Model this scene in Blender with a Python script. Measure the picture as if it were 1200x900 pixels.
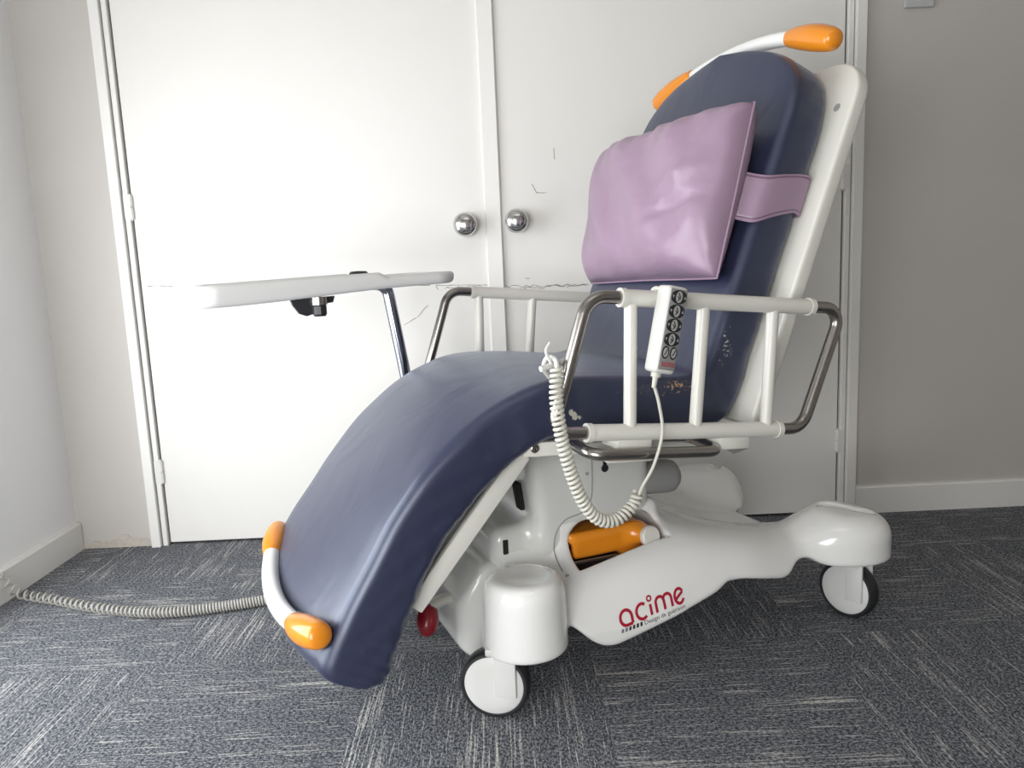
import bpy, bmesh, math, random
import numpy as np
from mathutils import Vector, Matrix, Euler
random.seed(4); np.random.seed(4)
SC = bpy.context.scene; COL = SC.collection
for o in list(bpy.data.objects): bpy.data.objects.remove(o)

# ------------------------------------------------------------------ camera, light, exposure
F_PX = 900.0
YAW, PITCH, ROLL = 0.0115, 0.1517, -0.0434
fw = Vector((math.sin(YAW)*math.cos(PITCH), math.cos(YAW)*math.cos(PITCH), -math.sin(PITCH)))
rt = Vector((math.cos(YAW), -math.sin(YAW), 0)); up = rt.cross(fw)
r2 = rt*math.cos(ROLL) + up*math.sin(ROLL); u2 = -rt*math.sin(ROLL) + up*math.cos(ROLL)
cd = bpy.data.cameras.new('camera'); cam = bpy.data.objects.new('camera', cd); COL.objects.link(cam)
cam.matrix_world = Matrix(((r2.x, u2.x, -fw.x, 0), (r2.y, u2.y, -fw.y, -2.1583), (r2.z, u2.z, -fw.z, 0.7569), (0, 0, 0, 1)))
cd.sensor_width = 36; cd.lens = F_PX/1200*36; cd.clip_start = 0.02
SC.camera = cam
vs = SC.view_settings
vs.view_transform = 'Standard'; vs.look = 'None'; vs.gamma = 1; vs.use_curve_mapping = False
vs.exposure = 0.27
W = bpy.data.worlds.new('world'); SC.world = W; W.use_nodes = True
W.node_tree.nodes['Background'].inputs[0].default_value = (0.75, 0.85, 1, 1)
W.node_tree.nodes['Background'].inputs[1].default_value = 1.0
WIN_Y0, WIN_Y1, WIN_Z0, WIN_Z1 = -1.80, -0.45, 0.15, 1.25
def area(name, loc, rot, sx, sy, power, color):
    l = bpy.data.lights.new(name, 'AREA'); l.shape = 'RECTANGLE'; l.size = sx; l.size_y = sy
    l.energy = power; l.color = color
    o = bpy.data.objects.new(name, l); COL.objects.link(o); o.location = loc; o.rotation_euler = rot
    return o
area('window_daylight', (-1.30, (WIN_Y0+WIN_Y1)/2, (WIN_Z0+WIN_Z1)/2), (0, -math.pi/2, 0), WIN_Z1-WIN_Z0, WIN_Y1-WIN_Y0, 20, (0.97, 0.985, 1.0))
FW_X0, FW_X1, FW_Z0, FW_Z1 = -1.20, -0.15, 0.10, 1.25
area('added_rear_fill', ((FW_X0+FW_X1)/2, -2.84, (FW_Z0+FW_Z1)/2), (math.pi/2, 0, 0), FW_X1-FW_X0, FW_Z1-FW_Z0, 31, (1.0, 0.99, 0.97))  # added area light behind the camera, soft frontal fill from the left
area('ceiling_light', (0.3, -1.9, 2.33), (0, 0, 0), 1.1, 0.4, 2, (1.0, 0.96, 0.91))

# ------------------------------------------------------------------ materials
MATS = {}
def mat(name, color, rough=0.5, metal=0.0, coat=0.0, bump=None, var=None, spec=0.5, sheen=0.0):
    m = bpy.data.materials.new(name); m.use_nodes = True
    nt = m.node_tree; b = nt.nodes['Principled BSDF']
    b.inputs['Base Color'].default_value = (*color, 1); b.inputs['Roughness'].default_value = rough
    b.inputs['Metallic'].default_value = metal; b.inputs['Coat Weight'].default_value = coat
    b.inputs['Coat Roughness'].default_value = 0.06
    b.inputs['Specular IOR Level'].default_value = spec
    b.inputs['Sheen Weight'].default_value = sheen
    tc = nt.nodes.new('ShaderNodeTexCoord')
    if var:
        sc, amt = var
        n = nt.nodes.new('ShaderNodeTexNoise'); n.inputs['Scale'].default_value = sc; n.inputs['Detail'].default_value = 6
        nt.links.new(tc.outputs['Object'], n.inputs['Vector'])
        mx = nt.nodes.new('ShaderNodeMix'); mx.data_type = 'RGBA'
        mx.inputs[6].default_value = (*[c*(1-amt) for c in color], 1); mx.inputs[7].default_value = (*[min(1, c*(1+amt)) for c in color], 1)
        nt.links.new(n.outputs['Fac'], mx.inputs[0]); nt.links.new(mx.outputs[2], b.inputs['Base Color'])
    if bump:
        sc, st, dist = bump
        n = nt.nodes.new('ShaderNodeTexNoise'); n.inputs['Scale'].default_value = sc; n.inputs['Detail'].default_value = 4
        nt.links.new(tc.outputs['Object'], n.inputs['Vector'])
        bp = nt.nodes.new('ShaderNodeBump'); bp.inputs['Strength'].default_value = st; bp.inputs['Distance'].default_value = dist
        nt.links.new(n.outputs['Fac'], bp.inputs['Height']); nt.links.new(bp.outputs['Normal'], b.inputs['Normal'])
    MATS[name] = m
    return m
mat('door_paint', (0.79, 0.775, 0.74), 0.45, bump=(60, .08, .002), var=(5, .02))
mat('trim_paint', (0.80, 0.79, 0.76), 0.4, bump=(60, .08, .002))
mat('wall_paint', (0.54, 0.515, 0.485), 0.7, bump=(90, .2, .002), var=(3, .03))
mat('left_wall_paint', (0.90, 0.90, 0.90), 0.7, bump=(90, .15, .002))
mat('ceiling_paint', (0.62, 0.61, 0.58), 0.8, var=(3, .02))
mat('plaster', (0.55, 0.50, 0.44), 0.9, bump=(60, .8, .01), var=(40, .25))
mat('hinge_paint', (0.74, 0.73, 0.70), 0.35)
mat('gap_shade', (0.02, 0.02, 0.02), 0.9)  # near-black colour that paints the shade in the door gaps
mat('scuff', (0.10, 0.095, 0.09), 0.8)
mat('knob_steel', (0.62, 0.62, 0.62), 0.16, 1.0)
mat('gloss_white', (0.86, 0.86, 0.84), 0.13, coat=0.6)
mat('column_white', (0.66, 0.665, 0.64), 0.2, coat=0.4)
mat('powder_white', (0.74, 0.73, 0.67), 0.33, coat=0.15)
mat('tray_white', (0.60, 0.60, 0.585), 0.35, bump=(400, .1, .001))
mat('castor_white', (0.72, 0.72, 0.70), 0.4)
mat('rubber', (0.018, 0.019, 0.022), 0.45)
mat('steel', (0.36, 0.34, 0.32), 0.27, 1.0)
mat('chrome_dark', (0.30, 0.32, 0.37), 0.12, 1.0)
mat('orange', (0.80, 0.27, 0.015), 0.22, coat=0.3)
mat('red_plastic', (0.30, 0.012, 0.022), 0.3, coat=0.3)
mat('motor_grey', (0.27, 0.27, 0.265), 0.45)
mat('black_plastic', (0.015, 0.016, 0.02), 0.35)
mat('slot_dark', (0.012, 0.012, 0.012), 0.9)
mat('seam', (0.34, 0.34, 0.33), 0.5)
mat('logo_red', (0.42, 0.008, 0.03), 0.4)
mat('logo_black', (0.02, 0.02, 0.02), 0.5)
mat('logo_grey', (0.18, 0.18, 0.18), 0.5)
mat('keypad_grey', (0.25, 0.245, 0.235), 0.45)
mat('handset_white', (0.66, 0.655, 0.62), 0.35)
mat('button_face', (0.36, 0.36, 0.34), 0.4)
mat('cord_cream', (0.62, 0.61, 0.54), 0.4)
mat('cord_grey', (0.42, 0.41, 0.38), 0.45)
mat('wall_plate', (0.50, 0.50, 0.50), 0.5)
mat('thread', (0.16, 0.09, 0.15), 0.7)
mat('window_frame', (0.8, 0.8, 0.8), 0.4)

def vinyl(name, color, rough, worn=False, wr=.25, wscale=9, spec=.5, tint=(1, 1, 1), sheen=0.0):
    m = mat(name, color, rough, spec=spec); nt = m.node_tree; b = nt.nodes['Principled BSDF']; b.inputs['Specular Tint'].default_value = (*tint, 1); b.inputs['Sheen Weight'].default_value = sheen; b.inputs['Sheen Roughness'].default_value = .4; b.inputs['Sheen Tint'].default_value = (*tint, 1)
    tc = nt.nodes.new('ShaderNodeTexCoord')
    n1 = nt.nodes.new('ShaderNodeTexNoise'); n1.inputs['Scale'].default_value = wscale; n1.inputs['Detail'].default_value = 2; n1.inputs['Distortion'].default_value = 0.6
    n2 = nt.nodes.new('ShaderNodeTexNoise'); n2.inputs['Scale'].default_value = 600; n2.inputs['Detail'].default_value = 2
    nt.links.new(tc.outputs['Object'], n1.inputs['Vector']); nt.links.new(tc.outputs['Object'], n2.inputs['Vector'])
    b1 = nt.nodes.new('ShaderNodeBump'); b1.inputs['Strength'].default_value = wr; b1.inputs['Distance'].default_value = 0.02
    b2 = nt.nodes.new('ShaderNodeBump'); b2.inputs['Strength'].default_value = 0.08; b2.inputs['Distance'].default_value = 0.0008
    nt.links.new(n1.outputs['Fac'], b1.inputs['Height']); nt.links.new(n2.outputs['Fac'], b2.inputs['Height'])
    nt.links.new(b1.outputs['Normal'], b2.inputs['Normal']); nt.links.new(b2.outputs['Normal'], b.inputs['Normal'])
    if worn:
        # peeled patches where the vinyl of the seat corner has cracked (object space, shapes of their own)
        def spot(c, rad, dens, scale, thr):
            sub = nt.nodes.new('ShaderNodeVectorMath'); sub.operation = 'SUBTRACT'; sub.inputs[1].default_value = c
            nt.links.new(tc.outputs['Object'], sub.inputs[0])
            dv = nt.nodes.new('ShaderNodeVectorMath'); dv.operation = 'DIVIDE'; dv.inputs[1].default_value = rad
            nt.links.new(sub.outputs[0], dv.inputs[0])
            ln = nt.nodes.new('ShaderNodeVectorMath'); ln.operation = 'LENGTH'; nt.links.new(dv.outputs[0], ln.inputs[0])
            mr = nt.nodes.new('ShaderNodeMapRange'); mr.inputs[1].default_value = 0.0; mr.inputs[2].default_value = 1.0
            mr.inputs[3].default_value = dens; mr.inputs[4].default_value = 0.0
            nt.links.new(ln.outputs['Value'], mr.inputs[0])
            ns = nt.nodes.new('ShaderNodeTexNoise'); ns.inputs['Scale'].default_value = scale; ns.inputs['Detail'].default_value = 5; ns.inputs['Roughness'].default_value = .7
            nt.links.new(tc.outputs['Object'], ns.inputs['Vector'])
            ad = nt.nodes.new('ShaderNodeMath'); ad.operation = 'ADD'
            nt.links.new(mr.outputs[0], ad.inputs[0]); nt.links.new(ns.outputs['Fac'], ad.inputs[1])
            gt = nt.nodes.new('ShaderNodeMath'); gt.operation = 'GREATER_THAN'; gt.inputs[1].default_value = thr
            nt.links.new(ad.outputs[0], gt.inputs[0])
            return gt.outputs[0]
        s = [spot((.055, .262, .540), (.07, .05, .03), .27, 200, .76), spot((.12, .262, .54), (.16, .05, .035), .24, 330, .775),
             spot((-.05, .262, .60), (.035, .04, .075), .26, 160, .78), spot((.258, .268, .512), (.022, .04, .026), .42, 60, .79)]
        cols = [(.42, .27, .13, 1), (.11, .105, .11, 1), (.55, .53, .48, 1), (.62, .60, .52, 1)]
        prev = None
        for f, c in zip(s, cols):
            mx = nt.nodes.new('ShaderNodeMix'); mx.data_type = 'RGBA'
            nt.links.new(f, mx.inputs[0]); mx.inputs[7].default_value = c
            if prev is None: mx.inputs[6].default_value = (*color, 1)
            else: nt.links.new(prev, mx.inputs[6])
            prev = mx.outputs[2]
        nt.links.new(prev, b.inputs['Base Color'])
    return m
vinyl('navy_vinyl', (0.020, 0.023, 0.056), 0.37, worn=True, wr=.16, wscale=7, spec=1.0, tint=(.80, .88, 1), sheen=.22)
vinyl('mauve_vinyl', (0.34, 0.235, 0.325), 0.36, wr=.35, wscale=10)

def carpet():
    m = bpy.data.materials.new('carpet_tiles'); m.use_nodes = True; nt = m.node_tree; N = nt.nodes; Lk = nt.links
    b = N['Principled BSDF']; b.inputs['Roughness'].default_value = 0.95; b.inputs['Specular IOR Level'].default_value = 0.15
    tc = N.new('ShaderNodeTexCoord')
    def vm(op, a, bb):
        v = N.new('ShaderNodeVectorMath'); v.operation = op
        Lk.new(a, v.inputs[0]); v.inputs[1].default_value = bb; return v.outputs[0]
    def mth(op, a, bb=None, c=None):
        v = N.new('ShaderNodeMath'); v.operation = op
        for i, x in enumerate((a, bb, c)):
            if x is None: continue
            if isinstance(x, (int, float)): v.inputs[i].default_value = x
            else: Lk.new(x, v.inputs[i])
        return v.outputs[0]
    P = tc.outputs['Object']
    tile = vm('DIVIDE', vm('SUBTRACT', P, (-.28, -.72, 0)), (.43, .43, 1))
    fl = N.new('ShaderNodeVectorMath'); fl.operation = 'FLOOR'; Lk.new(tile, fl.inputs[0])
    sp = N.new('ShaderNodeSeparateXYZ'); Lk.new(fl.outputs[0], sp.inputs[0])
    par = mth('FLOORED_MODULO', mth('ADD', sp.outputs[0], sp.outputs[1]), 2.0)   # 0 -> streaks along X, 1 -> along Y
    wn = N.new('ShaderNodeTexWhiteNoise'); wn.noise_dimensions = '2D'; Lk.new(fl.outputs[0], wn.inputs['Vector'])
    off = N.new('ShaderNodeVectorMath'); off.operation = 'SCALE'; off.inputs['Scale'].default_value = 40; Lk.new(wn.outputs['Color'], off.inputs[0])
    Pa = N.new('ShaderNodeVectorMath'); Pa.operation = 'ADD'; Lk.new(P, Pa.inputs[0]); Lk.new(off.outputs[0], Pa.inputs[1])
    se = N.new('ShaderNodeSeparateXYZ'); Lk.new(Pa.outputs[0], se.inputs[0])
    def mixf(f, a, c):
        return mth('ADD', mth('MULTIPLY', a, mth('SUBTRACT', 1.0, f)), mth('MULTIPLY', c, f))
    along = mixf(par, se.outputs[0], se.outputs[1]); across = mixf(par, se.outputs[1], se.outputs[0])
    def noise(sa, sc_, detail=2, rough=.5):
        cb = N.new('ShaderNodeCombineXYZ'); Lk.new(mth('MULTIPLY', along, sa), cb.inputs[0]); Lk.new(mth('MULTIPLY', across, sc_), cb.inputs[1])
        n = N.new('ShaderNodeTexNoise'); n.noise_dimensions = '2D'; n.inputs['Scale'].default_value = 1; n.inputs['Detail'].default_value = detail; n.inputs['Roughness'].default_value = rough
        Lk.new(cb.outputs[0], n.inputs['Vector']); return n.outputs['Fac']
    def ramp(x, a, c):
        r = N.new('ShaderNodeMapRange'); r.inputs[1].default_value = a; r.inputs[2].default_value = c; Lk.new(x, r.inputs[0]); return r.outputs[0]
    streak = ramp(noise(6, 250, 1), .56, .64)                  # thin light yarns
    dens = ramp(noise(1.3, 15, 3, .6), .50, .68)                   # where they crowd together
    streak2 = ramp(noise(9, 230, 1), .66, .72)
    s = mth('MAXIMUM', mth('MULTIPLY', streak, dens), mth('MULTIPLY', streak2, .75))
    sk = noise(150, 260, 2, .7); speck = ramp(sk, .38, .62)
    sk2 = N.new('ShaderNodeTexNoise'); sk2.inputs['Scale'].default_value = 330; sk2.inputs['Detail'].default_value = 2; Lk.new(P, sk2.inputs['Vector'])
    loop = mth('MULTIPLY', speck, ramp(sk2.outputs['Fac'], .3, .6))
    v = mth('ADD', mth('MULTIPLY', loop, .95), .02)
    mx = N.new('ShaderNodeMix'); mx.data_type = 'RGBA'; Lk.new(v, mx.inputs[0])
    mx.inputs[6].default_value = (.04, .045, .056, 1); mx.inputs[7].default_value = (.36, .37, .39, 1)
    mx2 = N.new('ShaderNodeMix'); mx2.data_type = 'RGBA'
    Lk.new(mth('MULTIPLY', s, mth('ADD', mth('MULTIPLY', speck, .6), .4)), mx2.inputs[0]); Lk.new(mx.outputs[2], mx2.inputs[6]); mx2.inputs[7].default_value = (.62, .61, .58, 1)
    Lk.new(mx2.outputs[2], b.inputs['Base Color'])
    bp = N.new('ShaderNodeBump'); bp.inputs['Strength'].default_value = .5; bp.inputs['Distance'].default_value = .003
    Lk.new(mth('ADD', v, s), bp.inputs['Height']); Lk.new(bp.outputs['Normal'], b.inputs['Normal'])
    MATS['carpet_tiles'] = m
carpet()

# ------------------------------------------------------------------ mesh helpers
def new_obj(name, verts, faces, m, parent=None, smooth=True, sharp=None):
    me = bpy.data.meshes.new(name); me.from_pydata([tuple(v) for v in verts], [], [tuple(int(i) for i in f) for f in faces]); me.validate(); me.update()
    o = bpy.data.objects.new(name, me); COL.objects.link(o)
    me.materials.append(MATS[m])
    if smooth:
        me.polygons.foreach_set('use_smooth', [True]*len(me.polygons))
        if sharp: me.set_sharp_from_angle(angle=math.radians(sharp))
    if parent: o.parent = parent
    return o
def empty(name, loc=(0, 0, 0), rz=0):
    o = bpy.data.objects.new(name, None); COL.objects.link(o); o.location = loc; o.rotation_euler = (0, 0, rz); o.empty_display_size = .05
    return o
def tag(o, label=None, cat=None, group=None, kind=None):
    if label: o['label'] = label
    if cat: o['category'] = cat
    if group: o['group'] = group
    if kind: o['kind'] = kind
    return o
class MB:
    def __init__(s): s.v = []; s.f = []
    def add(s, v, f):
        n = len(s.v); s.v += [Vector(p) for p in v]; s.f += [[i+n for i in q] for q in f]; return s
    def box(s, c, d, R=None, bev=0.0, seg=2):
        bm = bmesh.new(); bmesh.ops.create_cube(bm, size=1)
        for v in bm.verts: v.co = Vector((v.co.x*d[0], v.co.y*d[1], v.co.z*d[2]))
        if bev: bmesh.ops.bevel(bm, geom=bm.edges[:], offset=bev, segments=seg, affect='EDGES', profile=.5)
        M = R.to_4x4() if R else Matrix.Identity(4)
        bm.verts.index_update()
        s.add([M @ v.co + Vector(c) for v in bm.verts], [[v.index for v in f.verts] for f in bm.faces]); bm.free(); return s
    def tube(s, pts, r, n=14, cap=True):
        pts = [Vector(p) for p in pts]; k = len(pts); rs = r if hasattr(r, '__len__') else [r]*k
        T = []
        for i in range(k):
            a = pts[max(0, i-1)]; b = pts[min(k-1, i+1)]; T.append((b-a).normalized())
        ref = Vector((0, 0, 1)) if abs(T[0].z) < .9 else Vector((1, 0, 0))
        nrm = (ref - T[0]*ref.dot(T[0])).normalized()
        V = []; Fc = []
        for i in range(k):
            nrm = (nrm - T[i]*nrm.dot(T[i])).normalized(); bn = T[i].cross(nrm)
            for j in range(n):
                a = 2*math.pi*j/n; V.append(pts[i] + (nrm*math.cos(a) + bn*math.sin(a))*rs[i])
        for i in range(k-1):
            for j in range(n):
                Fc.append([i*n+j, i*n+(j+1) % n, (i+1)*n+(j+1) % n, (i+1)*n+j])
        if cap:
            Fc.append(list(range(n))[::-1]); Fc.append([(k-1)*n+j for j in range(n)])
        return s.add(V, Fc)
    def lathe(s, prof, o, ax, n=40):
        # prof: list of (t along axis, radius)
        ax = Vector(ax).normalized(); ref = Vector((0, 0, 1)) if abs(ax.z) < .9 else Vector((1, 0, 0))
        e1 = (ref - ax*ref.dot(ax)).normalized(); e2 = ax.cross(e1); o = Vector(o)
        V = []; Fc = []
        for t, r in prof:
            for j in range(n):
                a = 2*math.pi*j/n; V.append(o + ax*t + (e1*math.cos(a)+e2*math.sin(a))*max(r, 1e-5))
        for i in range(len(prof)-1):
            for j in range(n): Fc.append([i*n+j, i*n+(j+1) % n, (i+1)*n+(j+1) % n, (i+1)*n+j])
        Fc.append(list(range(n))[::-1]); Fc.append([(len(prof)-1)*n+j for j in range(n)])
        return s.add(V, Fc)
    def prism(s, poly, a, b):
        # poly: 2D loop mapped by functions a(p)->Vector, b(p)->Vector (two faces)
        n = len(poly)
        V = [a(p) for p in poly] + [b(p) for p in poly]
        Fc = [list(range(n))[::-1], [n+i for i in range(n)]] + [[i, (i+1) % n, n+(i+1) % n, n+i] for i in range(n)]
        return s.add(V, Fc)
    def build(s, name, m, parent=None, smooth=True, sharp=35):
        o = new_obj(name, s.v, s.f, m, parent, smooth, sharp)
        bm = bmesh.new(); bm.from_mesh(o.data); bmesh.ops.recalc_face_normals(bm, faces=bm.faces); bm.to_mesh(o.data); bm.free()
        return o
def spline(pts, n=10, closed=False):
    P = [Vector(p) for p in pts]; out = []; k = len(P)
    for i in range(k-1):
        p0 = P[i-1] if i > 0 else P[0]*2-P[1]; p1 = P[i]; p2 = P[i+1]; p3 = P[i+2] if i+2 < k else P[-1]*2-P[-2]
        for j in range(n):
            t = j/n
            out.append(.5*((2*p1)+(p2-p0)*t+(2*p0-5*p1+4*p2-p3)*t*t+(3*p1-p0-3*p2+p3)*t**3))
    out.append(P[-1]); return out
def fillet(pts, r, n=8):
    # polyline with rounded corners; r = radius per inner corner or single
    P = [Vector(p) for p in pts]; out = [P[0]]
    for i in range(1, len(P)-1):
        rr = r[i-1] if hasattr(r, '__len__') else r
        a = (P[i-1]-P[i]); b = (P[i+1]-P[i]); la, lb = a.length, b.length; a.normalize(); b.normalize()
        ang = a.angle(b); d = min(rr/math.tan(ang/2), la*.49, lb*.49)
        A = P[i]+a*d; B = P[i]+b*d
        rad = d*math.tan(ang/2); c = P[i] + (a+b).normalized()*(rad/math.sin(ang/2))
        va = A-c; vb = B-c; tot = va.angle(vb)
        for j in range(n+1):
            t = j/n; out.append(c + (va*math.sin((1-t)*tot)+vb*math.sin(t*tot))/math.sin(tot))
    out.append(P[-1]); return out
def coil(path, R, r, turns, name, m, parent, seg=12, n=7, Rf=None, tf=None):
    # helix wound around a smooth path; tf maps path fraction -> turn fraction (loose and tight stretches)
    P = [Vector(p) for p in path]
    L = [0]
    for a, b in zip(P, P[1:]): L.append(L[-1]+(b-a).length)
    T = [(P[min(i+1, len(P)-1)]-P[max(i-1, 0)]).normalized() for i in range(len(P))]
    N0 = Vector((0, 0, 1)); N0 = (N0-T[0]*N0.dot(T[0])).normalized(); fr = []
    for t in T:
        N0 = (N0-t*N0.dot(t)).normalized(); fr.append((N0.copy(), t.cross(N0)))
    tot = int(turns*seg); out = []; k = 0
    for q in range(tot+1):
        u = q/tot; f = tf(u) if tf else u; s = f*L[-1]
        k = 0
        import bisect
        k = min(max(bisect.bisect_right(L, s)-1, 0), len(P)-2)
        w = (s-L[k])/max(L[k+1]-L[k], 1e-9)
        c = P[k].lerp(P[k+1], w); n1 = fr[k][0].lerp(fr[k+1][0], w).normalized(); b1 = fr[k][1].lerp(fr[k+1][1], w).normalized()
        a = 2*math.pi*q/seg; rr = Rf(u) if Rf else R
        out.append(c + (n1*math.cos(a)+b1*math.sin(a))*rr)
    return MB().tube(out, r, n).build(name, m, parent)

# signed-distance solids, meshed by surface nets
def smin(a, b, k):
    h = np.maximum(k-np.abs(a-b), 0)/k; return np.minimum(a, b)-h*h*k*.25
def smax(a, b, k): return -smin(-a, -b, k)
def rbox(x, y, z, c, h, r):
    qx = np.abs(x-c[0])-(h[0]-r); qy = np.abs(y-c[1])-(h[1]-r); qz = np.abs(z-c[2])-(h[2]-r)
    return np.sqrt(np.maximum(qx, 0)**2+np.maximum(qy, 0)**2+np.maximum(qz, 0)**2)+np.minimum(np.maximum(qx, np.maximum(qy, qz)), 0)-r
def rcyl(x, y, z, c, R, h, r):
    qx = np.sqrt((x-c[0])**2+(y-c[1])**2)-(R-r); qz = np.abs(z-c[2])-(h-r)
    return np.sqrt(np.maximum(qx, 0)**2+np.maximum(qz, 0)**2)+np.minimum(np.maximum(qx, qz), 0)-r
def capsule(x, y, z, a, b, r):
    a = np.array(a); b = np.array(b); d = b-a
    t = np.clip(((x-a[0])*d[0]+(y-a[1])*d[1]+(z-a[2])*d[2])/(d@d), 0, 1)
    return np.sqrt((x-a[0]-t*d[0])**2+(y-a[1]-t*d[1])**2+(z-a[2]-t*d[2])**2)-r
def sstep(a, b, x):
    t = np.clip((x-a)/(b-a), 0, 1); return t*t*(3-2*t)
def sdf_obj(name, f, lo, hi, res, m, parent=None, newton=2, sharp=50):
    ax = [np.arange(l, h+res, res) for l, h in zip(lo, hi)]
    X, Y, Z = np.meshgrid(*ax, indexing='ij'); V = f(X, Y, Z); S = V < 0
    nx, ny, nz = V.shape
    cnt = np.zeros((nx-1, ny-1, nz-1)); acc = np.zeros((nx-1, ny-1, nz-1, 3))
    def sl(o): return tuple(slice(q, n-1+q) for q, n in zip(o, (nx, ny, nz)))
    for d in range(3):
        for p in (0, 1):
            for q in (0, 1):
                o0 = [0, 0, 0]; e = [k for k in range(3) if k != d]; o0[e[0]] = p; o0[e[1]] = q; o1 = list(o0); o1[d] = 1
                a, b = V[sl(o0)], V[sl(o1)]; c = (a < 0) != (b < 0)
                t = np.where(c, a/np.where(c, a-b, 1), 0)
                pos = np.zeros(acc.shape); pos[..., e[0]] = p; pos[..., e[1]] = q; pos[..., d] = t
                acc += pos*c[..., None]; cnt += c
    act = cnt > 0; idx = -np.ones(act.shape, int); idx[act] = np.arange(act.sum())
    I = np.argwhere(act); P = (I + acc[act]/cnt[act][:, None])*res + np.array(lo)
    for _ in range(newton):
        e = res*.25; x, y, z = P.T; v = f(x, y, z)
        g = np.stack([f(x+e, y, z)-f(x-e, y, z), f(x, y+e, z)-f(x, y-e, z), f(x, y, z+e)-f(x, y, z-e)], 1)/(2*e)
        g2 = np.maximum((g*g).sum(1), .05); st = -(v/g2)[:, None]*g
        P = P + np.clip(st, -res*.5, res*.5)
    faces = []
    for d in range(3):
        e = [(d+1) % 3, (d+2) % 3]
        a = S; n = [nx, ny, nz]
        s0 = [slice(1, q-1) for q in n]; s0[d] = slice(0, n[d]-1); s1 = list(s0); s1[d] = slice(1, n[d])
        A, B = a[tuple(s0)], a[tuple(s1)]; C = np.argwhere(A != B); fl = A[A != B]
        base = C.copy()
        base[:, e[0]] += 1; base[:, e[1]] += 1
        def cell(p, q):
            c = base.copy(); c[:, e[0]] -= p; c[:, e[1]] -= q; return idx[c[:, 0], c[:, 1], c[:, 2]]
        Q = np.stack([cell(1, 1), cell(0, 1), cell(0, 0), cell(1, 0)], 1)
        Q[~fl] = Q[~fl][:, ::-1]
        faces.append(Q)
    Q = np.concatenate(faces); Q = Q[(Q >= 0).all(1)]
    return new_obj(name, P, Q, m, parent, True, sharp)

# ------------------------------------------------------------------ room
def structure(o): o['kind'] = 'structure'; return o
XL, XR, YR, ZC = -1.252, 2.3, -2.8, 2.35
structure(MB().box(((XL+XR)/2, YR/2, -.05), (XR-XL+.4, -YR+.4, .1)).build('floor', 'carpet_tiles', smooth=False))
structure(MB().box(((XL+XR)/2, YR/2, ZC+.05), (XR-XL+.4, -YR+.4, .1)).build('ceiling', 'ceiling_paint', smooth=False))
wb = MB()                                                   # back wall around the double doors
DT = 2.02
wb.box(((XL-.15-1.006)/2, .05, ZC/2), (-1.006-XL+.15, .1, ZC)); wb.box(((.98+XR+.15)/2, .05, ZC/2), (XR+.15-.98, .1, ZC))
wb.box((-.013, .05, (DT+ZC)/2), (1.986, .1, ZC-DT))
wb.box((-.013, .12, ZC/2), (2.2, .02, ZC))
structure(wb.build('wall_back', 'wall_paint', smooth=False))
wl = MB()
def wbox(m, y0, y1, z0, z1): m.box((XL-.06, (y0+y1)/2, (z0+z1)/2), (.12, y1-y0, z1-z0))
wbox(wl, WIN_Y1, 0, 0, ZC); wbox(wl, YR, WIN_Y0, 0, ZC); wbox(wl, WIN_Y0, WIN_Y1, 0, WIN_Z0); wbox(wl, WIN_Y0, WIN_Y1, WIN_Z1, ZC)
structure(wl.build('wall_left', 'left_wall_paint', smooth=False))
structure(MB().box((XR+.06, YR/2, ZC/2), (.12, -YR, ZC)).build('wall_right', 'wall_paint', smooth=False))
wq = MB()
def fbox(x0, x1, z0, z1): wq.box(((x0+x1)/2, YR-.06, (z0+z1)/2), (x1-x0, .12, z1-z0))
fbox(XL-.15, FW_X0, 0, ZC); fbox(FW_X1, XR+.15, 0, ZC); fbox(FW_X0, FW_X1, 0, FW_Z0); fbox(FW_X0, FW_X1, FW_Z1, ZC)
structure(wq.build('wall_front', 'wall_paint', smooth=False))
wg = MB(); fx = (FW_X0+FW_X1)/2; fz = (FW_Z0+FW_Z1)/2
for z in (FW_Z0+.02, FW_Z1-.02, fz+.25): wg.box((fx, YR-.02, z), (FW_X1-FW_X0, .04, .04))
for x in (FW_X0+.021, FW_X1-.021, fx): wg.box((x, YR-.021, fz), (.04, .036, FW_Z1-FW_Z0-.08))
structure(wg.build('added_rear_window', 'window_frame', smooth=False))  # unseen window frame, added to go with the frontal fill light


wf = MB()
cy, cz = (WIN_Y0+WIN_Y1)/2, (WIN_Z0+WIN_Z1)/2
for z in (WIN_Z0+.02, WIN_Z1-.02): wf.box((XL-.08, cy, z), (.05, WIN_Y1-WIN_Y0, .04))
for y in (WIN_Y0+.021, WIN_Y1-.021, cy): wf.box((XL-.081, y, cz), (.046, .04, WIN_Z1-WIN_Z0-.08))
structure(wf.build('window_1', 'window_frame', smooth=False))
def skirting(name, x0, x1, alongY=False):
    # profile with a small bevelled top
    prof = [(0, 0), (.015, 0), (.015, .076), (.010, .081), (0, .082)]
    m = MB()
    if alongY: m.prism(prof, lambda p: Vector((XL+p[0], x0, p[1])), lambda p: Vector((XL+p[0], x1, p[1])))
    else: m.prism(prof, lambda p: Vector((x0, -p[0], p[1])), lambda p: Vector((x1, -p[0], p[1])))
    return structure(m.build(name, 'trim_paint', smooth=False))
skirting('baseboard_left', YR, -.004, True)
skirting('baseboard_back', 1.01, XR)
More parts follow.
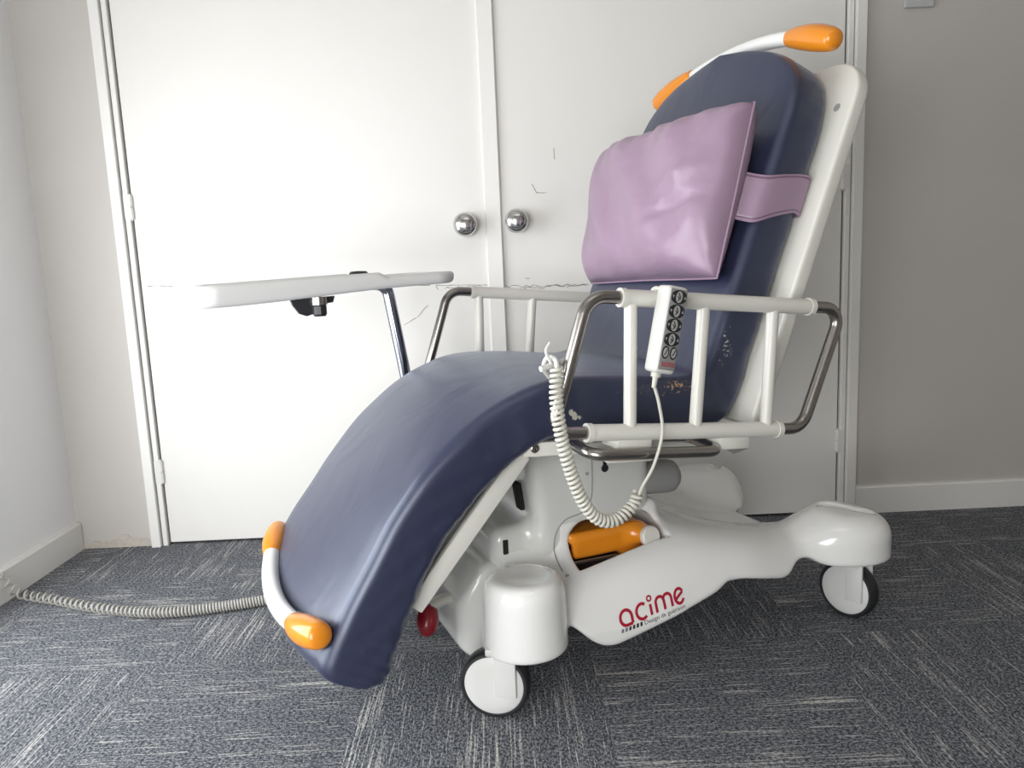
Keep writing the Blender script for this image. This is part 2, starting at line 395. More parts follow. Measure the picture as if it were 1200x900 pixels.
# broken plaster edge at the foot of the wall, left of the door frame
pm = MB(); npt = 26
top = [.010+.012*random.random()+.018*math.exp(-((i/npt-.62)/.2)**2) for i in range(npt+1)]
poly = [(-1.262+(.226)*i/npt, top[i]) for i in range(npt+1)]
poly = [(-1.262, 0)] + poly + [(-1.036, 0)]
pm.prism(poly, lambda p: Vector((p[0], -.0035, p[1])), lambda p: Vector((p[0], .002, p[1])))
structure(pm.build('trim_1', 'plaster', smooth=False))
# door frame: stepped jambs and head
def jamb(name, x_out, x_mid, x_in, z1):
    m = MB(); s = 1 if x_in > x_out else -1
    m.box(((x_out+x_mid)/2, -.009, z1/2), (abs(x_mid-x_out), .026, z1), bev=.002)
    m.box(((x_mid+x_in)/2+.0012*s, .004, z1/2), (abs(x_in-x_mid)-.0024, .030, z1), bev=.002)
    return structure(m.build(name, 'trim_paint', smooth=False))
jamb('trim_2', -1.034, -1.0075, -.991, DT+.04)
jamb('trim_3', 1.007, .979, .962, DT+.04)
structure(MB().box((-.013, -.009, DT+.02), (2.02, .026, .045), bev=.002).build('trim_4', 'trim_paint', smooth=False))
def door(name, x0, x1):
    o = MB().box(((x0+x1)/2, .017, .006+(DT-.01)/2), (x1-x0, .036, DT-.012), bev=.0015).build(name, 'door_paint', smooth=False)
    return structure(o)
d1 = door('door_1', -.9865, -.006); d2 = door('door_2', -.0015, .9572)
structure(MB().box((-.013, .045, DT/2), (1.94, .01, DT)).box((.9601, .022, DT/2), (.0062, .030, DT)).box((-.9885, .022, DT/2), (.0050, .030, DT)).build('door_gap_shade', 'gap_shade', smooth=False))   # near-black backing and gap strips, standing in for shade around the leaves
ast = MB()                                                  # cover strip on the left leaf, bevelled
ast.prism([(-.030, 0), (-.026, -.012), (.013, -.014), (.016, -.010), (.016, 0)], lambda p: Vector((p[0], p[1], .006)), lambda p: Vector((p[0], p[1], DT-.006)))
ast.build('cover_strip', 'trim_paint', d1, smooth=False)
def knob(x, z, par):
    prof = [(t*1.05, r*1.12) for t, r in [(0, .0265), (.003, .0275), (.007, .026), (.009, .016), (.02, .0125), (.026, .016), (.032, .0245), (.040, .0285), (.048, .0285), (.055, .0245), (.060, .017), (.0625, .008), (.063, .0008)]]
    o = MB().lathe(prof, (x, 0, z), (0, -1, 0), 48).build('door_knob', 'knob_steel', par, sharp=60)
knob(-.083, .874, d1); knob(.056, .878, d2)
def hinge(x, z, par, s):
    m = MB(); h = .066
    for k in range(2):
        zz = z-h/2+h/4+k*h/2
        m.tube([(x, -.005, zz-h/4+.0008), (x, -.005, zz+h/4-.0008)], .0068, 14)
    m.box((x-.008*s, -.0105, z), (.016, .003, h))
    m.tube([(x, -.005, z-h/2-.003), (x, -.005, z+h/2+.003)], .003, 8)
    m.build('hinge', 'hinge_paint', par, sharp=40)
for z in (.96, .22): hinge(-.989, z, d1, 1); hinge(.9585, z, d2, -1)
hinge(-.989, 1.78, d1, 1); hinge(.9585, 1.78, d2, -1)
# scratches on the leaves: fine scored lines
def scuff(lines, par, w=.0011):
    m = MB()
    for ln in lines:
        for (xa, za), (xb, zb) in zip(ln, ln[1:]):
            d = Vector((xb-xa, 0, zb-za)); n = Vector((-d.z, 0, d.x)).normalized()*w*random.uniform(.35, .75)
            a, b = Vector((xa, -.0014, za)), Vector((xb, -.0014, zb))
            m.add([a-n, b-n, b+n, a+n, a-n+Vector((0, .001, 0)), b-n+Vector((0, .001, 0)), b+n+Vector((0, .001, 0)), a+n+Vector((0, .001, 0))],
                  [[0, 1, 2, 3], [0, 4, 5, 1], [1, 5, 6, 2], [2, 6, 7, 3], [3, 7, 4, 0]])
    return m.build('scuff_mark', 'scuff', par, smooth=False)
def wig(x0, z0, x1, z1, n, a):
    return [(x0+(x1-x0)*i/n, z0+(z1-z0)*i/n+random.uniform(-a, a)) for i in range(n+1)]
scuff([wig(-.175, .714, -.032, .709, 16, .001), wig(-.175, .714, -.17, .703, 3, .001), wig(-.15, .708, -.10, .703, 8, .005), wig(-.12, .702, -.05, .709, 8, .003),
       wig(-.97, .747, -.90, .744, 6, .0008), wig(-.62, .733, -.50, .727, 6, .0008), wig(-.36, .722, -.19, .715, 10, .0008), wig(-.23, .63, -.20, .66, 3, .002), wig(-.27, .61, -.235, .628, 2, .002)], d1)
scuff([wig(.019, .702, .25, .697, 24, .0035), wig(.03, .693, .20, .70, 18, .004), wig(.19, .695, .25, .698, 8, .002),
       [(.103, .977), (.115, .953), (.116, .951)], wig(.116, .953, .142, .953, 4, .001), wig(.075, .722, .088, .722, 3, .002), [(.166, 1.07), (.167, 1.04)]], d2)
# small grey plate on the right wall, at the top of the view
sp = MB().box((1.15, -.006, 1.45), (.078, .012, .118), bev=.003).build('switch_plate', 'wall_plate', smooth=False)
tag(sp, 'small grey square plate on the wall right of the door frame', 'switch plate')

# ------------------------------------------------------------------ chair frame of reference
TH = math.radians(202.0); ORG = (0.2537, -0.5838, 0)
chair = empty('recliner_chair', ORG, TH)
tag(chair, 'blue and white wheeled reclining patient chair on the grey carpet tiles', 'chair')
PX, PZ = -.016, .582; SA, CA = math.sin(math.radians(22)), math.cos(math.radians(22))
def BK(s, y, off=0.0):                                       # a point of the reclined back: s up the back, off out of its front
    return Vector((PX - SA*s + CA*off, y, PZ + CA*s + SA*off))

# --- base shell
TAB = {}
def interp(x, xs, ys, sig=.022):
    k = (xs, ys)
    if k not in TAB:                                         # smoothed once into a fine table
        i = np.argsort(xs); g = np.arange(-.7, .6, .002); v = np.interp(g, np.array(xs)[i], np.array(ys)[i])
        w = np.exp(-.5*(np.arange(-40, 41)*.002/sig)**2); w /= w.sum()
        TAB[k] = (g, np.convolve(np.pad(v, 40, mode='edge'), w, 'valid'))
    return np.interp(x, *TAB[k])
ZB = [(.345, .20), (.29, .17), (.275, .145), (.251, .126), (.23, .104), (.209, .091), (.185, .087), (.15, .095), (.091, .110), (.03, .125), (-.035, .141), (-.06, .155), (-.1, .152), (-.2, .130), (-.22, .134), (-.24, .148), (-.28, .16), (-.5, .16)]
CR = [(-.5, .20), (-.40, .215), (-.334, .21), (-.29, .203), (-.22, .208), (-.117, .228), (0, .25), (.08, .240), (.19, .220), (.25, .210), (.36, .205)]
RG = [(-.5, .10), (-.42, .145), (-.35, .165), (-.28, .168), (-.2, .188), (-.1, .225), (0, .268), (.06, .28), (.3, .28)]
def base_sdf(x, y, z):
    a = np.abs(y)
    zb = interp(x, *zip(*ZB), .006); cr = interp(x, *zip(*CR)); rg = interp(x, *zip(*RG))
    w = sstep(.04, .185, a); zt = rg*(1-w)+cr*w
    yo = .268 - .30*np.clip(z-.12, 0, None) - .012*sstep(.05, .28, x) - .02*sstep(-.1, -.28, x)
    d = smax((a-yo)*.95, (z-zt)*.9, .075)
    d = smax(d, (zb-z)*.75, .010)
    d = np.maximum(d, x-.34); d = smax(d, -.40-x, .05)
    rear = rcyl(x+np.where(y < 0, -.062, 0), a, z, (-.398, .212, .12), .085, .104, .045)
    d = smin(d, rear, .07)
    d = smax(d, np.where((x < -.285), .136-z, -1), .008)
    # groove on the top of each rear cover
    d = smax(d, -capsule(x, a, z, (-.365, .175, .236), (-.43, .240, .226), .010), .006)
    # front hubs
    R = .0765 - .10*np.clip(z-.10, 0, None)*.5
    q = np.sqrt((x-.343)**2+(a-.222)**2)
    fr = rcyl(x, a, z, (.343, .222, .08), .0785, .162, .042) 
    fr = smax(fr, q-R, .012)
    dish = np.sqrt((x-.343)**2+(a-.222)**2+(z-.353)**2)-.116
    fr = smax(fr, -dish, .02)
    fr = smax(fr, .112-z, .008)
    d = smin(d, fr, .012)
    # flare that carries the lift column
    fl = rbox(x, y, z, (.13, 0, .2), (.118, .1425, .10), .02)
    d = smin(d, fl, .03)
    # arched opening for the lift arm
    d = smax(d, -arch(x, a, z), .008)
    return d
def arch(x, a, z):
    q = rbox(x, a*0, z, (.120, 0, .17), (.094, .2, .113), .040)
    return np.maximum(np.maximum(q, a-.185), .045-a)
base = sdf_obj('base_shell', base_sdf, (-.53, -.33, .06), (.45, .33, .33), .0045, 'gloss_white', chair)

# --- lift column
def col_sdf(x, y, z):
    a = np.abs(y)
    xf = .272 + .09*np.clip(z-.24, 0, None)
    d = rbox(x, y, z, (.17, 0, .33), (.14, .142, .13), .028)
    d = smax(d, x-xf, .03)
    # hollowed cheek of the front face and shoulder across the side
    d = smax(d, -(np.sqrt(((x-.37)/1.0)**2+((a-.0)/1.6)**2+((z-.27)/1.6)**2)-.095), .03)
    d = smax(d, -arch(x, a, z), .006)
    ap = rbox(x, y, z, (.30, 0, .18), (.055, .118, .105), .025)
    d = smin(d, ap, .03)
    return d
colm = sdf_obj('lift_column', col_sdf, (.0, -.17, .07), (.38, .17, .47), .006, 'column_white', chair)
def nose_sdf(x, y, z):
    d = rbox(x, y, z, (.335, 0, .135), (.09, .118, .088), .022)
    d = smax(d, (x-.42)*.8+(z-.16)*.6, .012)            # sloping bonnet
    d = smax(d, (np.abs(y)-.12)*.8+(x-.40)*.6, .012)
    d = smax(d, (x-.42)*.7-(z-.062)*.7, .01)
    return d
nose = sdf_obj('front_cover', nose_sdf, (.22, -.14, .03), (.44, .14, .24), .006, 'column_white', chair, sharp=28)
def on_y(f, x, z, y0=.33):
    y = y0
    for _ in range(90):
        d = float(f(np.array([x]), np.array([y]), np.array([z]))[0])
        if d < 2e-4: break
        y -= max(d*.8, 1e-4)
        if y < -.3: break
    return y
def both(x, y, z): return np.minimum(base_sdf(x, y, z), col_sdf(x, y, z))
# seam down the column side
sx = [(.162, .40), (.163, .345), (.168, .318), (.185, .300), (.222, .290), (.243, .262), (.246, .21)]
sm = spline([(x, 0, z) for x, z in sx], 8)
MB().tube([(p.x, on_y(both, p.x, p.z)+.0006, p.z) for p in sm], .0013, 6).build('seam', 'seam', colm)
# dark slots
def slot(par, c, d, R=None, b=.004): MB().box(c, d, R, b, 3).build('slot', 'slot_dark', par)
kx, kz = .134, .385
ky = on_y(both, kx, kz)
m = MB(); m.lathe([(-.004, .0075), (.0006, .0075)], (kx, ky, kz-.008), (0, 1, 0), 20); m.box((kx, ky-.0015, kz+.004), (.011, .004, .022), None, .003)
m.build('slot', 'slot_dark', colm)
for (x, z) in ((.172, .372), (.244, .205)):
    MB().lathe([(-.002, .0035), (.0008, .0035)], (x, on_y(both, x, z), z), (0, 1, 0), 14).build('rivet', 'seam', colm)
slot(colm, (.283, .075, .33), (.012, .026, .055), Euler((0, .15, 0)).to_matrix(), .005)
slot(colm, (.331, .1165, .240), (.010, .006, .05), None, .0015)

# --- logo decals laid onto the skirt
def decal(name, loops, m, par, lift=.0007):
    V, Fc = [], []
    for quads in loops:
        for q in quads:
            n = len(V)
            for (x, z) in q:
                V.append((x, on_y(base_sdf, x, z)+lift, z))
            Fc.append([n+i for i in range(len(q))])
    return new_obj(name, V, Fc, m, par, False)
LO = np.array([.178, .1215]); LU = np.array([.052-.178, .141-.1215]); LW = np.linalg.norm(LU); LU = LU/LW; LV = np.array([0.05, 1.0]); LV /= np.linalg.norm(LV)
def lp(u, v): p = LO+LU*u+LV*v; return (float(p[0]), float(p[1]))
def stroke(pts, w):
    q = []; P = [np.array(p, float) for p in pts]
    Nn = []
    for i in range(len(P)):
        t = P[min(i+1, len(P)-1)]-P[max(i-1, 0)]; t /= np.linalg.norm(t)+1e-9; Nn.append(np.array([-t[1], t[0]]))
    for i in range(len(P)-1):
        a0, a1 = P[i]-Nn[i]*w, P[i]+Nn[i]*w; b0, b1 = P[i+1]-Nn[i+1]*w, P[i+1]+Nn[i+1]*w
        q.append([lp(*a0), lp(*b0), lp(*b1), lp(*a1)])
    return q
def arc(cx, cy, r, a0, a1, n=16, ry=None):
    return [(cx+r*math.cos(math.radians(a0+(a1-a0)*i/n)), cy+(ry or r)*math.sin(math.radians(a0+(a1-a0)*i/n))) for i in range(n+1)]
h = .0125; sw = .0026
logo = [stroke(arc(.0145, h, .0115, -80, 180+100-0, 22, h)[0:0] or [(.026, .0005), (.026, h)] + arc(.0145, h, .0115, 0, 270, 20, h) + [(.026, .0005)], sw),
        stroke(arc(.0475, h, .0115, 50, 310, 20, h), sw),
        stroke([(.0655, .0005), (.0655, .019)], sw), stroke(arc(.0655, .0285, .0042, 0, 360, 14), .0015),
        stroke([(.077, .0005), (.077, .013)]+arc(.0855, .0165, .0085, 180, 0, 12)+[(.094, .0005)], sw),
        stroke([(.094, .0165)]+arc(.1015, .0165, .0085, 165, 0, 12)+[(.110, .0005)], sw),
        stroke([(.1175, .008), (.134, .017)]+arc(.1270, h, .0095, 35, 330, 20, h), sw)]
decal('logo_lettering', logo, 'logo_red', base)
sq = []
for k in range(6):
    u = .001+k*.0075; sq.append([[lp(u, -.0105), lp(u+.0045, -.0105), lp(u+.0055, -.0035), lp(u+.001, -.0035)]])
decal('logo_squares', sq[:2], 'logo_grey', base); decal('logo_squares', sq[2:], 'logo_black', base)
def text_mesh(body, size):
    c = bpy.data.curves.new('txt', 'FONT'); c.body = body; c.size = size; c.resolution_u = 2
    o = bpy.data.objects.new('txt', c); COL.objects.link(o)
    dg = bpy.context.evaluated_depsgraph_get(); me = o.evaluated_get(dg).to_mesh()
    V = [v.co.copy() for v in me.vertices]; Fc = [list(p.vertices) for p in me.polygons]
    o.evaluated_get(dg).to_mesh_clear(); bpy.data.objects.remove(o); bpy.data.curves.remove(c)
    return V, Fc
tv, tf = text_mesh('Design de guérison', .0105)
wmax = max(v.x for v in tv)
V = []
for v in tv:
    x, z = lp(.047+v.x*(.088/wmax), -.0105+v.y*1.0); V.append((x, on_y(base_sdf, x, z)+.0007, z))
new_obj('tagline_lettering', V, tf, 'logo_black', base, False)

# --- castors
def castor(cx, cy, ang, rad=.060):
    e = empty('castor', (cx, cy, 0)); e.parent = chair; e.rotation_euler = (0, 0, ang)
    # wheel axis = local Y
    MB().lathe([(-.013, .050), (-.016, .0525), (-.0155, .0565), (-.011, rad-.0005), (0, rad), (.011, rad-.0005), (.0155, .0565), (.016, .0525), (.013, .050)], (0, 0, rad), (0, 1, 0), 56).build('tyre', 'rubber', e)
    MB().lathe([(-.0165, .030), (-.0165, .048), (-.014, .0515), (.014, .0515), (.0165, .048), (.0175, .030), (.0175, .001)], (0, 0, rad), (0, 1, 0), 56).build('wheel_disc', 'castor_white', e)
    f = MB()
    f.box((-.022, .0195, .084), (.037, .007, .082), None, .003); f.box((-.022, -.0195, .084), (.037, .007, .082), None, .003)
    f.box((-.012, 0, .122), (.046, .048, .014), None, .004)
    f.tube([(-.016, 0, .118), (-.016, 0, .15)], .012, 16)
    f.build('fork', 'castor_white', e)
    return e
def axis_ang(wx, wy):                                         # world axis of the wheel -> local rotation
    return math.atan2(wy, wx)-math.pi/2-TH
castor(.402, .222, axis_ang(-.22, -.975)); castor(-.397, .222, axis_ang(-.81, -.59))
castor(.37, -.215, axis_ang(.3, -.95)); castor(-.41, -.215, axis_ang(-.7, -.7))

# --- pedal, lift arm, motor
pb = MB(); pb.tube(spline([(.36, .03, .12), (.42, .05, .145), (.455, .07, .150), (.475, .085, .146)], 6), .011, 12)
ped = pb.build('brake_lever', 'powder_white', chair)
MB().lathe([(-.030, .002), (-.027, .011), (-.018, .018), (-.004, .0205), (.012, .019), (.024, .012), (.029, .002)], (.478, .088, .130), (.25, .5, -.85), 28).build('pedal_pad', 'red_plastic', ped)
MB().box((.385, .085, .045), (.016, .03, .02), None, .004).build('bump_stop', 'powder_white', chair)
def arm_sdf(x, y, z):
    d = rbox(x, y, z, (.128, .137, .226), (.078, .009, .028), .006)
    d = smin(d, rbox(x, y, z, (.135, .075, .252), (.080, .068, .008), .005), .012)
    d = smax(d, -rbox(x, y, z, (.165, .137, .165), (.062, .2, .044), .014), .012)
    d = smin(d, capsule(x, y, z, (.075, .137, .236), (.06, .160, .240), .017), .02)
    return d
arm = sdf_obj('lift_arm', arm_sdf, (.02, -.02, .14), (.24, .22, .28), .004, 'orange', chair)
MB().lathe([(0, .0205), (.008, .0205), (.011, .018), (.0112, .004)], (.060, .172, .240), (-.1, 1, .25), 26).build('pivot_cap', 'powder_white', arm)
bt = MB().box((.14, .075, .172), (.15, .10, .050), None, .006).build('battery_pack', 'black_plastic', chair)
MB().tube([(.205, .130, .200), (.07, .130, .198)], .0055, 12).build('linkage_rod', 'steel', chair)
MB().lathe([(0, .030), (.01, .0335), (.085, .0335), (.098, .031), (.106, .024), (.109, .012), (.109, .006), (.107, .0055)], (.062, .105, .338), (-1, .04, -.08), 36).build('motor', 'motor_grey', chair)

# --- seat frame
def seat_frame():
    sf = MB()
    for s in (1, -1):
        for (xa, za, xb, zb) in ((.345, .462, -.045, .432),):
            d = Vector((xb-xa, 0, zb-za)); ang = math.atan2(-d.z, d.x)
            sf.box(((xa+xb)/2, s*.238, (za+zb)/2), (d.length, .03, .024), Euler((0, ang, 0)).to_matrix(), .003)
    sf.box((.30, 0, .452), (.03, .46, .022), None, .003); sf.box((-.03, 0, .428), (.03, .46, .022), None, .003)
    sf.box((.16, 0, .438), (.20, .24, .02), None, .003)
    return sf.build('seat_frame', 'powder_white', chair)
sfo = seat_frame()
for s in (1, -1):
    MB().lathe([(0, .0075), (.002, .0075), (.0032, .006), (.0034, .003), (.002, .0028)], (.326, s*.253, .463), (0, s, 0), 20).build('bolt', 'steel', sfo)
    gp = MB(); gp.prism([(-.075, .455), (-.10, .43), (-.105, .405), (-.075, .40), (-.03, .425), (-.03, .455)], lambda p: Vector((p[0], s*.248, p[1])), lambda p: Vector((p[0], s*.254, p[1])))
    g = gp.build('gusset_plate', 'motor_grey', sfo, smooth=False)
    MB().lathe([(0, .007), (.004, .007), (.006, .004), (.0062, .001)], (-.083, s*.254, .418), (0, s, 0), 16).build('bolt', 'steel', g)
# legrest channel
lf = MB()
A, B = Vector((.338, 0, .452)), Vector((.538, 0, .226)); D = (B-A).normalized(); Nn = Vector((-D.z, 0, D.x))
ang = math.atan2(-D.z, D.x)
for s in (1, -1): lf.box(((A+B)/2)[:1] + (s*.226,) + ((A+B)/2)[2:3], ((B-A).length, .022, .030), Euler((0, ang, 0)).to_matrix(), .003)
c = (A+B)/2 + Nn*.010
lf.box(c, ((B-A).length, .46, .010), Euler((0, ang, 0)).to_matrix(), .003)
lf.build('legrest_frame', 'powder_white', chair)

# --- mattress: one cushion bent over back, seat and legs
def rr_loop(n_flat, n_c):
    # unit rounded-rectangle loop: entries (side coordinate kind) handled numerically below
    pass
ST = []
top_s = [.629, .627, .621, .611, .598, .58, .56, .535, .50, .46, .40, .34, .28, .22, .16, .11, .07]
top_w = [.002, .045, .09, .128, .165, .198, .221, .241, .255, .2615, .263, .263, .263, .263, .263, .263, .263]
for s, w in zip(top_s, top_w):
    ST.append((BK(s, 0), BK(s, 0, -.088), w))
V3 = lambda x, z: Vector((x, 0, z))
for T, B in [((-.030, .617), (-.108, .575)), ((-.017, .588), (-.095, .535)), ((-.004, .567), (-.078, .497)), ((.013, .556), (-.052, .468)), ((.04, .553), (-.01, .455)), ((.08, .556), (.045, .453)),
             ((.145, .564), (.135, .461)), ((.20, .569), (.19, .468)), ((.25, .572), (.235, .475)), ((.31, .568), (.28, .476)), ((.37, .549), (.322, .467)), ((.425, .521), (.365, .444)),
             ((.468, .490), (.402, .418)), ((.510, .455), (.438, .386)), ((.545, .417), (.472, .352)), ((.580, .374), (.505, .312)), ((.613, .326), (.534, .270)), ((.645, .282), (.557, .232)), ((.667, .247), (.573, .203)), ((.685, .216), (.587, .178)),
             ((.696, .195), (.595, .158)), ((.703, .180), (.600, .147)), ((.704, .167), (.608, .138)), ((.696, .154), (.618, .130)), ((.673, .143), (.642, .131))]:
    ST.append((V3(*T), V3(*B), .263+.009*float(sstep(.5, .68, T[0]))))
def smooth_st(S, keep=17):
    return S
# resample stations along a Catmull-Rom
Ts = spline([s[0] for s in ST], 4); Bs = spline([s[1] for s in ST], 4)
Ws = []
for i in range(len(ST)-1):
    for j in range(4):
        t = j/4; w0 = ST[i][2]; w1 = ST[i+1][2]; Ws.append(w0+(w1-w0)*t)
Ws.append(ST[-1][2])
NT = len(Ts)
cum = [0]
for a, b in zip(Ts, Ts[1:]): cum.append(cum[-1]+(b-a).length)
TOT = cum[-1]
MV, MF = [], []
# cross-section loop: (fraction across -1..1, height -1..1)
def section(w, t, r):
    r = min(r, w*.9, t*.48); pts = []
    fl = [i/14*2-1 for i in range(15)]
    for f in fl: pts.append((f*(w-r), t/2))
    for k in range(1, 7): a = math.pi/2*(1-k/7); pts.append((w-r+r*math.cos(a), t/2-r+r*math.sin(a)))
    for k in range(0, 6): pts.append((w, (t/2-r)*(1-2*k/5)))
    for k in range(1, 7): a = -math.pi/2*k/7; pts.append((w-r+r*math.cos(a), -t/2+r+r*math.sin(a)))
    for f in fl[::-1]: pts.append((f*(w-r), -t/2))
    for k in range(1, 7): a = -math.pi/2-math.pi/2*k/7; pts.append((-w+r+r*math.cos(a), -t/2+r+r*math.sin(a)))
    for k in range(0, 6): pts.append((-w, -(t/2-r)*(1-2*k/5)))
    for k in range(1, 7): a = math.pi-math.pi/2*k/7; pts.append((-w+r+r*math.cos(a), t/2-r+r*math.sin(a)))
    return pts
rng = np.random.RandomState(7)
ph = rng.rand(40)*6.28
for i in range(NT):
    T, B = Ts[i], Bs[i]; w = Ws[i]; n = (T-B); t = n.length; n.normalize(); c = (T+B)/2
    tan = (Ts[min(i+1, NT-1)]-Ts[max(i-1, 0)]).normalized()
    u = cum[i]/TOT; rem = TOT-cum[i]
    bulge = max(0, 1-rem/.22)**1.2*.036; skew = -.055*max(0, 1-rem/.3)
    for (y, hgt) in section(w, t, .020):
        yy = y/.263
        dn = (.011+.020*(1-min(1, rem/.18))**1.2)*max(0, 1-(y/max(w, .01))**2)*(1 if hgt > 0 else 0)
        # soft gathers in the sides of the cover
        edge = sstep(.80, 1.0, abs(yy)).item() if hasattr(sstep(.8, 1., abs(yy)), 'item') else float(sstep(.8, 1., abs(yy)))
        gather = edge*(.0022*math.sin(cum[i]*95+3*hgt*40+ph[0])+.0016*math.sin(cum[i]*167-hgt*60+ph[1]))*(1 if hgt < t*.3 else .2)
        low = 1-sstep(-.5, .9, hgt/(t/2)) if t > 0 else 0
        y2 = y+math.copysign(gather*float(low)*(1.3 if T.z < .55 and T.x > .3 else .5), y)
        MV.append(c + n*(hgt+dn) + Vector((0, y2, 0)) + tan*bulge*max(0, 1-yy*yy) + Vector((skew*y, 0, 0)))
K = len(section(.2, .09, .02))
for i in range(NT-1):
    for j in range(K): MF.append([i*K+j, i*K+(j+1) % K, (i+1)*K+(j+1) % K, (i+1)*K+j])
MF.append(list(range(K))); MF.append([(NT-1)*K+j for j in range(K)][::-1])
mo = new_obj('mattress', MV, MF, 'navy_vinyl', chair, True)
bm = bmesh.new(); bm.from_mesh(mo.data); bmesh.ops.recalc_face_normals(bm, faces=bm.faces); bm.to_mesh(mo.data); bm.free()

# --- backrest shell with rounded upper corners
def corner_poly(w, s0, s1, r, n=10):
    P = [(-w, s0), (w, s0)]
    P += [(w-r+r*math.cos(math.pi/2*k/n), s1-r+r*math.sin(math.pi/2*k/n)) for k in range(n+1)]
    P += [(-w+r-r*math.sin(math.pi/2*k/n), s1-r+r*math.cos(math.pi/2*k/n)) for k in range(n+1)]
    return P
pl = MB(); poly = corner_poly(.302, -.09, .600, .075)
bmh = bmesh.new()
vs_ = [bmh.verts.new(BK(s, y, -.095)) for y, s in poly]; f = bmh.faces.new(vs_)
ex = bmesh.ops.extrude_face_region(bmh, geom=[f]); bmesh.ops.translate(bmh, verts=[g for g in ex['geom'] if isinstance(g, bmesh.types.BMVert)], vec=Vector((-CA, 0, -SA))*.030)
bmesh.ops.recalc_face_normals(bmh, faces=bmh.faces)
ed = [e for e in bmh.edges if len(e.link_faces) == 2 and e.calc_face_angle() > 1.0 and any(len(q.verts) > 6 for q in e.link_faces)]
bmesh.ops.bevel(bmh, geom=ed, offset=.007, segments=3, affect='EDGES', profile=.5)
me = bpy.data.meshes.new('backrest_shell'); bmh.to_mesh(me); bmh.free(); me.materials.append(MATS['powder_white'])
me.polygons.foreach_set('use_smooth', [True]*len(me.polygons)); me.set_sharp_from_angle(angle=math.radians(40))
bs = bpy.data.objects.new('backrest_shell', me); COL.objects.link(bs); bs.parent = chair
for s in (1, -1):
    MB().lathe([(-.002, .0075), (.0006, .0075)], BK(.506, s*.266, -.0952), (CA, 0, SA), 20).build('bolt_hole', 'seam', bs)
# rear ribs of the shell
MB().box(BK(.24, .22, -.132), (.030, .04, .50), Euler((0, -math.radians(22), 0)).to_matrix(), .005).build('rear_rib', 'powder_white', bs)
MB().box(BK(.24, -.22, -.132), (.030, .04, .50), Euler((0, -math.radians(22), 0)).to_matrix(), .005).build('rear_rib', 'powder_white', bs)

def grip(path, par):
    P = spline(path, 8); n = len(P)
    rs = [.0140+.0100*math.sin(math.pi*min(1, .06+.90*i/(n-1)))**.8 for i in range(n)]
    for q in range(7): rs[-1-q] = min(rs[-1-q], .0195*math.sqrt(1-(1-(q+.12)/7)**2)+.001)
    return MB().tube(P, rs, 24).build('grip', 'orange', par)
# push bar above the head end
def pbar(y): return BK(.660-.75*abs(y)**2, y, -.035)
ys = [(-.29+.58*i/40) for i in range(41)]
pbo = MB().tube([pbar(y) for y in ys if abs(y) <= .17], .0145, 18).build('push_bar', 'gloss_white', chair)
for s in (1, -1):
    grip([pbar(s*y) for y in (.152, .18, .21, .24, .265, .282)], pbo)
# foot bar
FP = lambda y: Vector((.690+.042*(1-(y/.27)**2), y, .232-.030*(1-(y/.27)**2)))
fb = MB(); fb.tube([FP(-.2+.4*i/30) for i in range(31)], .0165, 18)
fbo = fb.build('foot_bar', 'gloss_white', chair)
for s in (1, -1):
    grip([FP(s*y) for y in (.165, .19, .215, .24, .262, .275)], fbo)
    MB().tube(spline([FP(s*.12), Vector((.65, s*.12, .185)), Vector((.57, s*.12, .205))], 6), .010, 10).build('bar_bracket', 'powder_white', fbo)

# --- side rails
def side_rail(s):
    e = empty('side_rail', (0, s*.335, .45)); e.parent = chair
    Q = lambda x, z: Vector((x, 0, z-.45))
    t0, t1 = Q(.203, .702), Q(-.167, .666); b0, b1 = Q(.268, .497), Q(-.098, .458)
    def tubew(a, b, nm, r=.0135):
        d = (b-a).normalized()
        MB().tube([a, b], r, 20).build(nm, 'powder_white', e)
    tubew(t0, t1, 'top_tube'); tubew(b0, b1, 'bottom_tube')
    for a, d in ((t0, (t0-t1).normalized()), (t1, (t1-t0).normalized()), (b0, (b0-b1).normalized()), (b1, (b1-b0).normalized())):
        MB().tube([a-d*.002, a+d*.007], .0152, 20).build('tube_collar', 'powder_white', e)
    dt = (t0-t1).normalized(); db = (b0-b1).normalized()
    MB().tube(fillet([t0, t0+dt*.062, b0+db*.066, b0], [.045, .04], 10), .0105, 16).build('front_bow', 'steel', e)
    MB().tube(fillet([t1, t1-dt*.078, b1-db*.058, b1], [.045, .04], 10), .0105, 16).build('rear_bow', 'steel', e)
    for (xa, za, xb, zb) in ((.190, .700, .196, .489), (.052, .687, .072, .476), (-.090, .672, -.075, .461)):
        MB().tube([Q(xa, za), Q(xb, zb)], .0105, 16).build('post', 'powder_white', e)
    # sockets and release loop under the rail
    MB().box(Q(.19, .473)-Vector((0, s*.02, 0)), (.065, .05, .022), Euler((0, -.09, 0)).to_matrix(), .003).build('rail_socket', 'powder_white', e)
    MB().box(Q(-.008, .447)-Vector((0, s*.02, 0)), (.062, .05, .026), Euler((0, -.09, 0)).to_matrix(), .005).build('rail_socket', 'powder_white', e)
    MB().box(Q(.18, .440)-Vector((0, s*.05, 0)), (.085, .05, .016), Euler((0, -.09, 0)).to_matrix(), .002).build('rail_socket', 'powder_white', e)
    lp_ = fillet([Q(.20, .466)-Vector((0, s*.085, 0)), Q(.272, .472)-Vector((0, s*.075, 0)), Q(.272, .464)+Vector((0, s*.012, 0)), Q(.028, .438)+Vector((0, s*.012, 0)), Q(.028, .446)-Vector((0, s*.075, 0)), Q(.08, .45)-Vector((0, s*.085, 0))], .025, 7)
    MB().tube(lp_, .0095, 14).build('release_handle', 'steel', e)
side_rail(1); side_rail(-1)

